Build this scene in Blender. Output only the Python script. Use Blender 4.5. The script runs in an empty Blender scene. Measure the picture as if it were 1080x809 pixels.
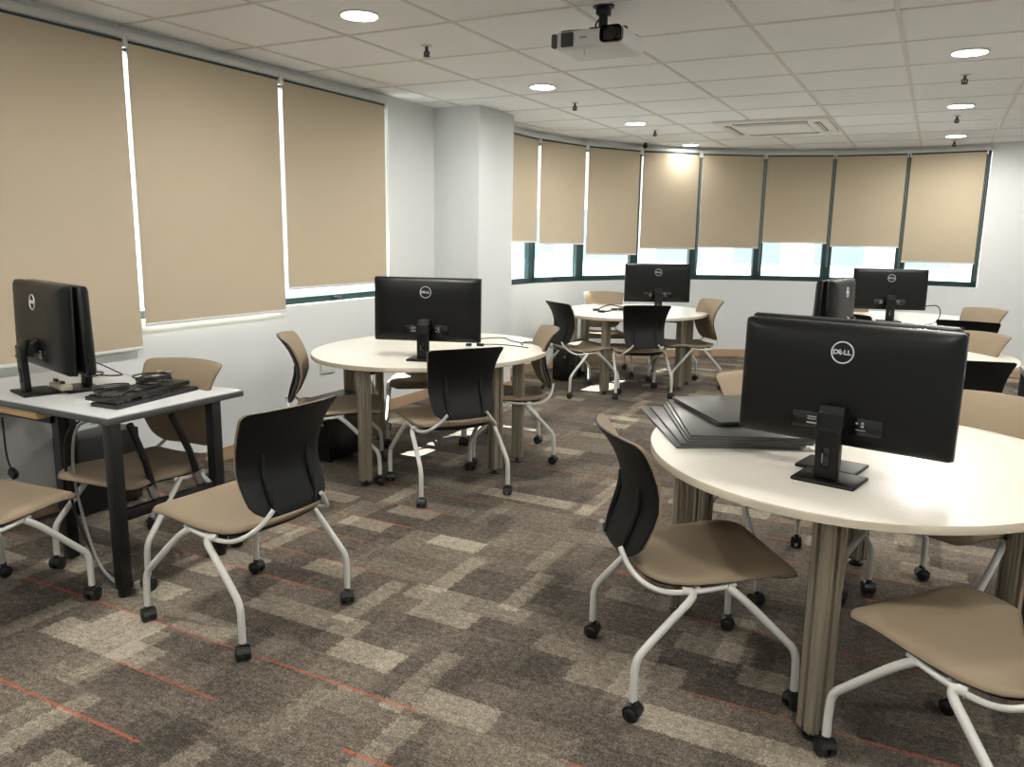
import bpy, bmesh, math, random
from math import sin, cos, pi, radians, sqrt
from mathutils import Vector, Matrix

random.seed(7)
S = bpy.context.scene
COL = S.collection
R = radians

# ------------------------------------------------------------------ render look
S.view_settings.view_transform = 'Standard'
S.view_settings.look = 'None'
S.view_settings.exposure = 0.55
S.view_settings.gamma = 1.0
S.view_settings.use_curve_mapping = False

# ------------------------------------------------------------------ materials
def srgb(r, g, b):
    f = lambda c: (c/255)/12.92 if c/255 <= .04045 else ((c/255+.055)/1.055)**2.4
    return (f(r), f(g), f(b), 1)

def mat(name, col, rough=.5, metal=0.0, spec=.5, noise=0.0, nscale=40, bump=0.0, bscale=200):
    m = bpy.data.materials.new(name); m.use_nodes = True
    nt = m.node_tree; b = nt.nodes['Principled BSDF']
    b.inputs['Base Color'].default_value = col
    b.inputs['Roughness'].default_value = rough
    b.inputs['Metallic'].default_value = metal
    b.inputs['Specular IOR Level'].default_value = spec
    if noise or bump:
        tc = nt.nodes.new('ShaderNodeTexCoord')
        if noise:
            n = nt.nodes.new('ShaderNodeTexNoise'); n.inputs['Scale'].default_value = nscale
            n.inputs['Detail'].default_value = 4
            nt.links.new(tc.outputs['Object'], n.inputs['Vector'])
            mx = nt.nodes.new('ShaderNodeMixRGB'); mx.blend_type = 'MIX'
            mx.inputs[1].default_value = tuple(c*(1-noise) for c in col[:3])+(1,)
            mx.inputs[2].default_value = tuple(min(1, c*(1+noise)) for c in col[:3])+(1,)
            nt.links.new(n.outputs['Fac'], mx.inputs[0])
            nt.links.new(mx.outputs[0], b.inputs['Base Color'])
        if bump:
            n2 = nt.nodes.new('ShaderNodeTexNoise'); n2.inputs['Scale'].default_value = bscale
            nt.links.new(tc.outputs['Object'], n2.inputs['Vector'])
            bp = nt.nodes.new('ShaderNodeBump'); bp.inputs['Strength'].default_value = bump
            bp.inputs['Distance'].default_value = .002
            nt.links.new(n2.outputs['Fac'], bp.inputs['Height'])
            nt.links.new(bp.outputs[0], b.inputs['Normal'])
    return m

def emit(name, col, strength):
    m = bpy.data.materials.new(name); m.use_nodes = True
    nt = m.node_tree; nt.nodes.clear()
    e = nt.nodes.new('ShaderNodeEmission'); o = nt.nodes.new('ShaderNodeOutputMaterial')
    e.inputs[0].default_value = col; e.inputs[1].default_value = strength
    nt.links.new(e.outputs[0], o.inputs[0])
    return m

M = {}
M['wall'] = mat('wall_paint', srgb(211, 214, 214), .75, bump=.05, bscale=300)
M['ceiling'] = mat('ceiling_tile', srgb(241, 242, 243), .85, noise=.02, nscale=60, bump=.15, bscale=350)
M['tbar'] = mat('ceiling_tbar', srgb(216, 213, 206), .5)
M['skirting'] = mat('skirting_wood', srgb(172, 145, 118), .5, noise=.08, nscale=14)
M['frame'] = mat('green_frame', srgb(10, 50, 50), .4)
M['blind'] = None
M['rail'] = mat('white_rail', srgb(205, 206, 203), .4)
M['white_metal'] = mat('white_powder_coat', srgb(192, 192, 186), .35)
M['black_plastic'] = mat('black_plastic', srgb(26, 27, 26), .42, bump=.08, bscale=500)
M['shell'] = mat('chair_shell_plastic', srgb(8, 9, 8), .55, spec=.3, bump=.1, bscale=500)
M['caster'] = mat('caster_rubber', srgb(18, 18, 18), .4)
M['fabric'] = mat('tan_upholstery', srgb(130, 115, 94), .8, noise=.05, nscale=220, bump=.25, bscale=600)
M['table_top'] = mat('white_laminate', srgb(212, 208, 197), .3, noise=.012, nscale=3)
M['table_edge'] = mat('cream_edge_band', srgb(186, 176, 158), .45)
M['alu'] = mat('anodised_leg', srgb(150, 143, 127), .36, metal=.55)
M['apron'] = mat('grey_brown_apron', srgb(86, 79, 69), .55)
M['monitor'] = mat('monitor_plastic', srgb(8, 9, 8), .42, spec=.28, bump=.06, bscale=700)
M['monitor_gloss'] = mat('monitor_gloss_trim', srgb(14, 15, 15), .2)
M['screen'] = mat('dark_screen', srgb(8, 9, 11), .22)
M['logo'] = mat('silver_logo', srgb(200, 203, 203), .35, metal=.2)
M['silver'] = mat('silver_metal', srgb(170, 172, 172), .3, metal=.9)
M['board'] = mat('black_board_face', srgb(54, 56, 56), .32, spec=.8)
M['board_edge'] = mat('black_board_edge', srgb(10, 10, 10), .5)
M['desk_top'] = mat('pale_grey_laminate', srgb(188, 190, 190), .4)
M['desk_edge'] = mat('dark_grey_edge', srgb(70, 72, 74), .5)
M['black_metal'] = mat('black_metal', srgb(11, 11, 11), .45)
M['maple'] = mat('maple_wood', srgb(196, 166, 116), .5, noise=.1, nscale=9)
M['maple_pale'] = mat('pale_adapter_plastic', srgb(176, 168, 150), .5)
M['cable'] = mat('black_cable', srgb(20, 20, 20), .5)
M['grey_cable'] = mat('grey_cable', srgb(140, 140, 136), .5)
M['pc'] = mat('computer_case', srgb(14, 14, 15), .4)
M['white_plastic'] = mat('white_plastic', srgb(210, 210, 208), .4)
M['grey_plastic'] = mat('grey_plastic', srgb(150, 150, 148), .5)
M['ac_white'] = mat('air_conditioner_white', srgb(222, 219, 213), .5)
M['dark_slot'] = mat('dark_slot', srgb(60, 58, 54), .6)
M['lens'] = mat('lens_glass', srgb(8, 8, 10), .08)
M['lamp'] = emit('lamp_glow', (1, .97, .915, 1), 235)
M['lamp_dim'] = emit('lamp_glow_weak', (1, .97, .915, 1), 45)
M['facade'] = mat('outdoor_facade', srgb(225, 228, 232), .8)
M['facade_glass'] = mat('outdoor_glazing', srgb(120, 140, 170), .25)
M['ground'] = mat('outdoor_paving', srgb(190, 188, 182), .9)

def blind_mat():
    m = bpy.data.materials.new('roller_blind_fabric'); m.use_nodes = True
    nt = m.node_tree; b = nt.nodes['Principled BSDF']
    tc = nt.nodes.new('ShaderNodeTexCoord')
    n = nt.nodes.new('ShaderNodeTexNoise'); n.inputs['Scale'].default_value = 260
    nt.links.new(tc.outputs['Object'], n.inputs['Vector'])
    mx = nt.nodes.new('ShaderNodeMixRGB')
    mx.inputs[1].default_value = srgb(178, 165, 142); mx.inputs[2].default_value = srgb(184, 171, 149)
    nt.links.new(n.outputs['Fac'], mx.inputs[0])
    nt.links.new(mx.outputs[0], b.inputs['Base Color'])
    b.inputs['Roughness'].default_value = .85
    t = nt.nodes.new('ShaderNodeBsdfTranslucent'); t.inputs[0].default_value = srgb(190, 165, 130)
    ms = nt.nodes.new('ShaderNodeMixShader'); ms.inputs[0].default_value = .04
    o = nt.nodes['Material Output']
    nt.links.new(b.outputs[0], ms.inputs[1]); nt.links.new(t.outputs[0], ms.inputs[2])
    nt.links.new(ms.outputs[0], o.inputs[0])
    return m
M['blind'] = blind_mat()

def glass_mat():
    m = bpy.data.materials.new('window_glass'); m.use_nodes = True
    nt = m.node_tree; nt.nodes.clear()
    o = nt.nodes.new('ShaderNodeOutputMaterial')
    t = nt.nodes.new('ShaderNodeBsdfTransparent'); t.inputs[0].default_value = (.93, .97, .97, 1)
    g = nt.nodes.new('ShaderNodeBsdfGlossy'); g.inputs['Roughness'].default_value = .02
    ms = nt.nodes.new('ShaderNodeMixShader'); ms.inputs[0].default_value = .05
    nt.links.new(t.outputs[0], ms.inputs[1]); nt.links.new(g.outputs[0], ms.inputs[2])
    nt.links.new(ms.outputs[0], o.inputs[0])
    return m
M['glass'] = glass_mat()

def carpet_mat():
    m = bpy.data.materials.new('carpet_planks'); m.use_nodes = True
    nt = m.node_tree; L = nt.links; N = nt.nodes
    b = N['Principled BSDF']; b.inputs['Roughness'].default_value = .95; b.inputs['Specular IOR Level'].default_value = .15
    tc = N.new('ShaderNodeTexCoord')
    def math_(op, a, b_=None, c=None):
        n = N.new('ShaderNodeMath'); n.operation = op
        for i, v in enumerate((a, b_, c)):
            if v is None: continue
            if isinstance(v, (int, float)): n.inputs[i].default_value = v
            else: L.new(v, n.inputs[i])
        return n.outputs[0]
    def noise(scale, detail=3, vec=None, rough=.5):
        n = N.new('ShaderNodeTexNoise'); n.inputs['Scale'].default_value = scale
        n.inputs['Detail'].default_value = detail; n.inputs['Roughness'].default_value = rough
        L.new(vec or tc.outputs['Object'], n.inputs['Vector']); return n.outputs['Fac']
    sx = N.new('ShaderNodeSeparateXYZ'); L.new(tc.outputs['Object'], sx.inputs[0])
    X0, Y0 = sx.outputs[0], sx.outputs[1]
    wx = math_('MULTIPLY', math_('SUBTRACT', noise(55, 4, None, .7), .5), .07)
    wy = math_('MULTIPLY', math_('SUBTRACT', noise(60, 4, None, .7), .5), .035)
    X = math_('ADD', X0, wx); Y = math_('ADD', Y0, wy)
    def cells(cx, cy, ox, oy, seed, stagger):
        row = math_('FLOOR', math_('DIVIDE', math_('ADD', Y, oy), cy))
        wn = N.new('ShaderNodeTexWhiteNoise'); wn.noise_dimensions = '2D'
        cmb = N.new('ShaderNodeCombineXYZ'); L.new(row, cmb.inputs[0]); cmb.inputs[1].default_value = seed
        L.new(cmb.outputs[0], wn.inputs['Vector'])
        off = math_('MULTIPLY', wn.outputs['Value'], stagger)
        cxi = math_('FLOOR', math_('DIVIDE', math_('ADD', math_('ADD', X, ox), off), cx))
        w2 = N.new('ShaderNodeTexWhiteNoise'); w2.noise_dimensions = '3D'
        c2 = N.new('ShaderNodeCombineXYZ'); L.new(cxi, c2.inputs[0]); L.new(row, c2.inputs[1]); c2.inputs[2].default_value = seed
        L.new(c2.outputs[0], w2.inputs['Vector'])
        return w2.outputs['Value']
    a = cells(.52, .257, .1, -.058, 3.1, .52)
    c = cells(.27, .1285, .33, -.058, 7.7, .27)
    d = cells(.085, .3855, .07, .11, 11.3, .085)
    e_ = cells(.13, .17, .05, .03, 17.9, .13)
    # mostly mid/dark planks with a few pale blocks
    def pale(v, t):
        n = N.new('ShaderNodeMapRange'); n.inputs['From Min'].default_value = t-.04; n.inputs['From Max'].default_value = t+.04
        L.new(v, n.inputs['Value']); return n.outputs['Result']
    big = noise(1.7, 2)
    tone = math_('ADD', math_('MULTIPLY', a, .17), math_('MULTIPLY', c, .22))
    tone = math_('ADD', tone, math_('MULTIPLY', pale(c, .84), .20))
    tone = math_('ADD', tone, math_('MULTIPLY', pale(d, .925), .24))
    tone = math_('SUBTRACT', tone, math_('MULTIPLY', pale(e_, .88), .10))
    tone = math_('ADD', tone, math_('MULTIPLY', math_('SUBTRACT', big, .5), .45))
    # streaks along the plank, tufts
    mp = N.new('ShaderNodeMapping'); mp.inputs['Scale'].default_value = (6, 60, 1); L.new(tc.outputs['Object'], mp.inputs[0])
    st = noise(1.0, 4, mp.outputs[0], .7)
    tone = math_('ADD', tone, math_('MULTIPLY', math_('SUBTRACT', st, .5), .30))
    tuft = noise(140, 3, None, .85)
    blotch = noise(38, 5, None, .8)
    tone = math_('ADD', tone, math_('MULTIPLY', math_('SUBTRACT', blotch, .5), 1.05))
    tone = math_('ADD', tone, math_('MULTIPLY', math_('SUBTRACT', tuft, .5), 1.7))
    tone = math_('ADD', tone, .17)
    ramp = N.new('ShaderNodeValToRGB')
    e = ramp.color_ramp.elements
    e[0].position = .02; e[0].color = srgb(50, 46, 41)
    e[1].position = 1.0; e[1].color = srgb(176, 167, 151)
    x = ramp.color_ramp.elements.new(.32); x.color = srgb(87, 80, 72)
    x = ramp.color_ramp.elements.new(.62); x.color = srgb(126, 117, 104)
    L.new(tone, ramp.inputs[0])
    # red yarn lines along X
    P = .257
    yy = math_('SUBTRACT', Y0, .058)
    row = math_('FLOOR', math_('ADD', math_('DIVIDE', yy, P), .5))
    fr = math_('ABSOLUTE', math_('SUBTRACT', math_('DIVIDE', yy, P), row))
    near = math_('LESS_THAN', fr, .0055/P)
    cxr = math_('FLOOR', math_('DIVIDE', math_('ADD', X, math_('MULTIPLY', math_('SINE', math_('MULTIPLY', row, 12.9)), .4)), .5))
    w3 = N.new('ShaderNodeTexWhiteNoise'); w3.noise_dimensions = '2D'
    c3 = N.new('ShaderNodeCombineXYZ'); L.new(cxr, c3.inputs[0]); L.new(row, c3.inputs[1]); L.new(c3.outputs[0], w3.inputs['Vector'])
    on = math_('LESS_THAN', w3.outputs['Value'], .45)
    brk = math_('GREATER_THAN', noise(70, 2), .40)
    red = math_('MULTIPLY', math_('MULTIPLY', near, on), math_('MULTIPLY', math_('MULTIPLY', brk, .8), math_('ADD', w3.outputs['Value'], .35)))
    mx = N.new('ShaderNodeMixRGB'); L.new(red, mx.inputs[0]); L.new(ramp.outputs[0], mx.inputs[1]); mx.inputs[2].default_value = srgb(182, 84, 50)
    L.new(mx.outputs[0], b.inputs['Base Color'])
    bp = N.new('ShaderNodeBump'); bp.inputs['Strength'].default_value = .5; bp.inputs['Distance'].default_value = .004
    L.new(tuft, bp.inputs['Height']); L.new(bp.outputs[0], b.inputs['Normal'])
    return m
M['carpet'] = carpet_mat()

# ------------------------------------------------------------------ mesh helpers
class MB:
    """collects shapes for ONE mesh object"""
    def __init__(s): s.bm = bmesh.new()
    def box(s, c, d, rot=None, bev=0.0, seg=2):
        r = bmesh.ops.create_cube(s.bm, size=1)
        vs = r['verts']
        bmesh.ops.scale(s.bm, vec=d, verts=vs)
        if bev:
            es = list({e for v in vs for e in v.link_edges})
            rr = bmesh.ops.bevel(s.bm, geom=es, offset=bev, segments=seg, affect='EDGES', profile=.5)
            vs = list({v for v in rr['verts']} | {v for v in vs if v.is_valid})
        m = Matrix.Translation(c) @ (rot.to_4x4() if rot else Matrix())
        bmesh.ops.transform(s.bm, matrix=m, verts=vs)
        return s
    def cyl(s, a, b, r, r2=None, n=20, cap=True):
        a, b = Vector(a), Vector(b); d = b-a
        res = bmesh.ops.create_cone(s.bm, cap_ends=cap, segments=n, radius1=r, radius2=r if r2 is None else r2, depth=d.length)
        q = d.to_track_quat('Z', 'Y').to_matrix().to_4x4()
        bmesh.ops.transform(s.bm, matrix=Matrix.Translation((a+b)/2) @ q, verts=res['verts'])
        return s
    def tube(s, pts, r, n=12, smooth=2, cap=True):
        P = [Vector(p) for p in pts]
        for _ in range(smooth):
            Q = [P[0]]
            for i in range(len(P)-1):
                Q.append(P[i].lerp(P[i+1], .25)); Q.append(P[i].lerp(P[i+1], .75))
            Q.append(P[-1]); P = Q
        T = []
        for i in range(len(P)):
            t = (P[min(i+1, len(P)-1)]-P[max(i-1, 0)])
            T.append(t.normalized())
        nrm = T[0].orthogonal().normalized()
        rings = []
        for i, p in enumerate(P):
            nrm = (nrm - T[i]*nrm.dot(T[i])).normalized(); bi = T[i].cross(nrm)
            rr = r if not callable(r) else r(i/(len(P)-1))
            rings.append([s.bm.verts.new(p+(nrm*cos(k*2*pi/n)+bi*sin(k*2*pi/n))*rr) for k in range(n)])
        for i in range(len(rings)-1):
            for k in range(n):
                s.bm.faces.new((rings[i][k], rings[i][(k+1) % n], rings[i+1][(k+1) % n], rings[i+1][k]))
        if cap:
            s.bm.faces.new(rings[0][::-1]); s.bm.faces.new(rings[-1])
        return s
    def prism(s, poly, z0, z1, mtx=None):
        lo = [s.bm.verts.new((x, y, z0)) for x, y in poly]; hi = [s.bm.verts.new((x, y, z1)) for x, y in poly]
        n = len(poly)
        for i in range(n): s.bm.faces.new((lo[i], lo[(i+1) % n], hi[(i+1) % n], hi[i]))
        s.bm.faces.new(lo[::-1]); s.bm.faces.new(hi)
        if mtx: bmesh.ops.transform(s.bm, matrix=mtx, verts=lo+hi)
        return s
    def grid(s, fn, us, vs, closed_u=False):
        g = [[s.bm.verts.new(fn(u, v)) for u in us] for v in vs]
        nu = len(us)
        for j in range(len(vs)-1):
            for i in range(nu if closed_u else nu-1):
                s.bm.faces.new((g[j][i], g[j][(i+1) % nu], g[j+1][(i+1) % nu], g[j+1][i]))
        return g
    def slab(s, top, bot, us, vs):
        """closed solid between two height-field grids with the same outline"""
        a = s.grid(top, us, vs); b = s.grid(bot, us, vs)
        nu, nv = len(us), len(vs)
        for row in range(nv-1):
            for j in range(nu-1): pass
        ring = lambda g: [g[0][i] for i in range(nu)] + [g[j][nu-1] for j in range(1, nv)] + [g[nv-1][i] for i in range(nu-2, -1, -1)] + [g[j][0] for j in range(nv-2, 0, -1)]
        ra, rb = ring(a), ring(b); n = len(ra)
        for i in range(n): s.bm.faces.new((ra[i], ra[(i+1) % n], rb[(i+1) % n], rb[i]))
        return s
    def torus(s, c, Rr, r, axis='Y', n=40, k=10):
        g = []
        for i in range(n):
            a = 2*pi*i/n; row = []
            for j in range(k):
                b = 2*pi*j/k; q = Rr+r*cos(b); p = Vector((q*cos(a), q*sin(a), r*sin(b)))
                if axis == 'Y': p = Vector((p.x, p.z, p.y))
                row.append(s.bm.verts.new(Vector(c)+p))
            g.append(row)
        for i in range(n):
            for j in range(k):
                s.bm.faces.new((g[i][j], g[(i+1) % n][j], g[(i+1) % n][(j+1) % k], g[i][(j+1) % k]))
        return s
    def move(s, mtx):
        bmesh.ops.transform(s.bm, matrix=mtx, verts=s.bm.verts); return s
    def build(s, name, m, parent=None, smooth=40, loc=None, rotz=None):
        bmesh.ops.remove_doubles(s.bm, verts=s.bm.verts, dist=1e-6)
        bmesh.ops.recalc_face_normals(s.bm, faces=s.bm.faces)
        me = bpy.data.meshes.new(name); s.bm.to_mesh(me); s.bm.free()
        ms = m if isinstance(m, (list, tuple)) else [m]
        for x in ms: me.materials.append(x)
        if smooth:
            me.polygons.foreach_set('use_smooth', [True]*len(me.polygons))
            me.set_sharp_from_angle(angle=R(smooth))
        o = bpy.data.objects.new(name, me); COL.objects.link(o)
        if parent: o.parent = parent
        if loc: o.location = loc
        if rotz is not None: o.rotation_euler.z = rotz
        return o

def tag(o, label=None, cat=None, group=None, kind=None):
    if label: o['label'] = label
    if cat: o['category'] = cat
    if group: o['group'] = group
    if kind: o['kind'] = kind
    return o

def thing(name, label, cat, loc=(0, 0, 0), rz=0, group=None):
    o = bpy.data.objects.new(name, None); COL.objects.link(o)
    o.empty_display_size = .1
    o.location = loc; o.rotation_euler = (0, 0, rz)
    return tag(o, label, cat, group)

def dup(root, loc, rz, label, group=None):
    def cp(o, par):
        c = o.copy(); COL.objects.link(c)
        if par: c.parent = par
        for ch in list(o.children): cp(ch, c)
        return c
    r = cp(root, None); r.location = loc; r.rotation_euler = (0, 0, rz); r['label'] = label
    if group: r['group'] = group
    return r

def struct(o):
    o['kind'] = 'structure'; return o

# ------------------------------------------------------------------ camera
f_px = 841.3
Mr = [(0.88628, 0, 0), (0, 0, 0), (0, 0, 0)]
p_, r_, y_ = R(10.51), R(-.85), R(-27.59)
Rw = Matrix(((cos(y_), -sin(y_), 0), (0, 0, -1), (sin(y_), cos(y_), 0)))
Rp = Matrix(((1, 0, 0), (0, cos(p_), -sin(p_)), (0, sin(p_), cos(p_))))
Rr = Matrix(((cos(r_), sin(r_), 0), (-sin(r_), cos(r_), 0), (0, 0, 1)))
Mc = Rr @ Rp @ Rw
cam = bpy.data.cameras.new('camera'); camo = bpy.data.objects.new('camera', cam); COL.objects.link(camo)
right, down, fwd = Mc[0], Mc[1], Mc[2]
mw = Matrix((( right[0], -down[0], -fwd[0], 0), (right[1], -down[1], -fwd[1], 0), (right[2], -down[2], -fwd[2], 1.45), (0, 0, 0, 1)))
camo.matrix_world = mw
cam.sensor_fit = 'HORIZONTAL'; cam.sensor_width = 36; cam.lens = f_px/1080*36
cam.clip_start = .02; cam.clip_end = 200
S.camera = camo

# ------------------------------------------------------------------ room
CEIL = 2.512
XL = -3.93
AC = Vector((-.508, 7.184)); AR = 3.312
ANG = [184.75-13.85*i for i in range(9)]           # window dividers along the curved wall
def arc(a, r=AR): return (AC.x+r*cos(R(a)), AC.y+r*sin(R(a)))
XR, YB = 3.6, -1.8
SILL, HEAD = .95, 2.44

MB().box((-.2, 4.6, -.05), (9.4, 14.0, .1)).build('floor', M['carpet'], smooth=0)
struct(bpy.data.objects['floor'])
struct(MB().box((-.2, 4.6, CEIL+.05), (9.4, 14.0, .1)).build('ceiling', M['ceiling'], smooth=0))

# ceiling grid (exposed T bars)
g = MB(); T = .674; w = .022
for k in range(-7, 8):
    g.box((-.273+T*k, 4.6, CEIL-.0015), (w, 14, .005))
for k in range(-10, 12):
    g.box((-.2, 4.349+.677*k, CEIL-.0012), (9.4, w, .005))
struct(g.build('trim_1', M['tbar'], smooth=0))

# left wall with window band
LW0, LW1 = 1.86, 5.34
wl = MB(); t = .22
xc = XL-t/2
wl.box((xc, (YB+6.9)/2, SILL/2), (t, 6.9-YB, SILL))
wl.box((xc, (YB+6.9)/2, (HEAD+CEIL)/2), (t, 6.9-YB, CEIL-HEAD))
wl.box((xc, (YB+LW0)/2, (SILL+HEAD)/2), (t, LW0-YB, HEAD-SILL))
wl.box((xc, (LW1+6.9)/2, (SILL+HEAD)/2), (t, 6.9-LW1, HEAD-SILL))
struct(wl.build('wall_left', M['wall'], smooth=0))
struct(MB().box((XL+.22, 6.31, CEIL/2), (.46, .62, CEIL)).build('wall_column', M['wall'], smooth=0))
# curved far wall
def arcwall(a0, a1, z0, z1, n, ri=AR, ro=AR+.22):
    mb = MB()
    for i in range(n):
        b0, b1 = a0+(a1-a0)*i/n, a0+(a1-a0)*(i+1)/n
        p = [arc(b0, ri), arc(b1, ri), arc(b1, ro), arc(b0, ro)]
        mb.prism(p, z0, z1)
    return mb
A0, A1 = ANG[0], ANG[-1]
wf = MB()
for (a0, a1, z0, z1, n) in ((190, 55, 0, SILL, 120), (190, 55, HEAD, CEIL, 120), (A1-.4, 55, SILL, HEAD, 16), (190, A0, SILL, HEAD, 4)):
    for i in range(n):
        b0, b1 = a0+(a1-a0)*i/n, a0+(a1-a0)*(i+1)/n
        wf.prism([arc(b0, AR), arc(b1, AR), arc(b1, AR+.22), arc(b0, AR+.22)], z0, z1)
struct(wf.build('wall_far', M['wall'], smooth=0))
q = arc(55)
struct(MB().box(((q[0]+XR)/2+.1, q[1]+.1, CEIL/2), (XR-q[0]+.3, .2, CEIL)).build('wall_corner', M['wall'], smooth=0))
struct(MB().box((XR+.1, (YB+q[1])/2, CEIL/2), (.2, q[1]-YB+.2, CEIL)).build('wall_right', M['wall'], smooth=0))
struct(MB().box(((XL+XR)/2, YB-.1, CEIL/2), (XR-XL+.6, .2, CEIL)).build('wall_back', M['wall'], smooth=0))
# bulkhead strip between the blind rail and the ceiling is part of the wall; skirtings
struct(MB().box((XL+.006, (YB+6.0)/2, .045), (.012, 6.0-YB, .09), bev=.003).build('baseboard_left', M['skirting'], smooth=0))
bc = MB(); bc.box((XL+.226, 5.994, .045), (.452, .012, .09)); bc.box((XL+.456, 6.31, .045), (.012, .63, .09))
struct(bc.build('baseboard_column', M['skirting'], smooth=0))
bf = MB()
for i in range(60):
    b0, b1 = 188+(55-188)*i/60, 188+(55-188)*(i+1)/60
    bf.prism([arc(b0, AR-.012), arc(b1, AR-.012), arc(b1, AR), arc(b0, AR)], 0, .09)
struct(bf.build('baseboard_far', M['skirting'], smooth=30))

# ------------------------------------------------------------------ windows
win_n = 0
def window(a, b, z0, z1, glass_off=.0, mull=.05, lower=True):
    """framed window between plan points a and b (left/right seen from inside)"""
    global win_n; win_n += 1
    a, b = Vector((a[0], a[1], 0)), Vector((b[0], b[1], 0))
    d = (b-a); Ln = d.length; d.normalize()
    ang = math.atan2(d.y, d.x)
    mt = Matrix.Translation(a) @ Matrix.Rotation(ang, 4, 'Z')
    root = bpy.data.objects.new('window_%d' % win_n, None); COL.objects.link(root); struct(root)
    fr = MB(); fw = mull
    fr.box((Ln/2, 0, z0+fw/2), (Ln, .06, fw), bev=.004)
    fr.box((Ln/2, 0, z1-fw/2), (Ln, .06, fw), bev=.004)
    fr.box((fw/2, 0, (z0+z1)/2), (fw, .06, z1-z0), bev=.004)
    fr.box((Ln-fw/2, 0, (z0+z1)/2), (fw, .06, z1-z0), bev=.004)
    fr.move(mt).build('window_frame', M['frame'], root, smooth=0)
    gl = MB(); gl.box((Ln/2, .005, (z0+z1)/2), (Ln-2*fw+.01, .006, z1-z0-2*fw+.01)); gl.move(mt)
    gl.build('pane', M['glass'], root, smooth=0)
    h = MB(); h.box((Ln/2, -.04, z0+fw*.55), (.09, .018, .014), bev=.004); h.box((Ln/2, -.034, z0+fw*.55), (.03, .02, .024), bev=.004); h.move(mt)
    h.build('handle', M['black_metal'], root)
    return root
for i in range(8):
    window(arc(ANG[i], AR+.07), arc(ANG[i+1], AR+.07), SILL, HEAD, mull=.058)
ys = [LW0, 2.97, 4.12, LW1]
for i in range(3):
    window((XL-.08, ys[i]), (XL-.08, ys[i+1]), SILL, HEAD, mull=.045)

# ------------------------------------------------------------------ roller blinds
def blind(a, b, z0, label, inset0=.02, inset1=.02, group='roller blinds', chain=1):
    a, b = Vector((a[0], a[1], 0)), Vector((b[0], b[1], 0))
    d = (b-a); Ln = d.length; ang = math.atan2(d.y, d.x)
    t = thing('roller_blind', label, 'blind', a, ang, group)
    f0, f1 = inset0, Ln-inset1
    MB().box(((f0+f1)/2, 0, (z0+2.42)/2), (f1-f0, .003, 2.42-z0)).build('fabric', M['blind'], t, smooth=0)
    MB().box(((f0+f1)/2, 0, z0), (f1-f0, .014, .018), bev=.004).build('bottom_bar', M['rail'], t)
    rl = MB(); rl.cyl((f0-.005, .012, 2.424), (f1+.005, .012, 2.424), .014, n=16)
    rl.build('roller_tube', M['frame'], t)
    hr = MB(); hr.box((Ln/2, .015, 2.458), (Ln, .055, .036), bev=.004); hr.build('headrail', M['rail'], t)
    bk = MB()
    for x in (f0-.008, f1+.008): bk.box((x, .005, 2.425), (.012, .045, .062), bev=.003)
    bk.build('bracket', M['white_plastic'], t)
    if chain:
        x = f1+.012
        zc = max(z0-.28, 1.02)
        pts = [(x, -.012, 2.40), (x, -.012, 1.7), (x+.001, -.012, zc+.03), (x+.006, -.012, zc), (x+.014, -.008, zc), (x+.018, -.004, zc+.03), (x+.016, -.004, 1.7), (x+.014, -.004, 2.40)]
        MB().tube(pts, .0014, n=6, smooth=2).build('pull_chain', M['grey_plastic'], t)
    return t
fz = [1.39, 1.37, 1.254, 1.325, 1.345, 1.414, 1.382, 1.217]
flab = ['beige roller blind partly hidden behind the white column', 'beige far-wall blind, second from the white column',
        'beige far-wall blind hanging a little lower, third from the white column', 'beige far-wall blind directly above the far left monitor, with dark gaps both sides',
        'beige far-wall blind over the window showing a bluish building outside', 'beige far-wall blind pulled highest, third from the right end',
        'beige far-wall blind second from the right end of the curved wall', 'beige far-wall blind at the right end, hanging lowest of the far row']
for i in range(8):
    a0, a1 = ANG[i], ANG[i+1]
    blind(arc(a0, AR-.035), arc(a1, AR-.035), fz[i], flab[i], .022, .022, 'roller blinds on the curved far wall')
blind((XL+.035, 1.80), (XL+.035, 2.985), .80, 'large beige blind on the left wall beside the desk monitors, hanging lowest below the sill', .01, .014, 'roller blinds on the left wall', 1)
blind((XL+.035, 2.985), (XL+.035, 4.125), .925, 'middle beige blind on the left wall, reaching the sill', .014, .02, 'roller blinds on the left wall', 1)
blind((XL+.035, 4.125), (XL+.035, 5.28), 1.07, 'beige blind on the left wall beside the column, stopping above a sunlit sill', .018, .03, 'roller blinds on the left wall', 1)

# ------------------------------------------------------------------ outside
struct(MB().box((-6, 16, -4.1), (70, 60, .2)).build('ground', M['ground'], smooth=0))
def facade(name, label, cx, cy, w, h, z0, rz):
    t = thing(name, label, 'building', (cx, cy, 0), rz)
    MB().box((0, .4, z0+h/2), (w, .8, h)).build('wall_panel', M['facade'], t, smooth=0)
    n = int(w/2.2)
    for k in range(n):
        x = -w/2+(k+.5)*w/n
        for zz in (z0+1.2, z0+4.6):
            MB().box((x, -.01, zz+.9), (1.3, .06, 1.5), bev=.01).build('glazing', M['facade_glass'], t, smooth=0)
    return t
facade('building', 'pale building with bluish glazing seen below the far blinds', -3.5, 24, 22, 9, -4, R(12))

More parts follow.
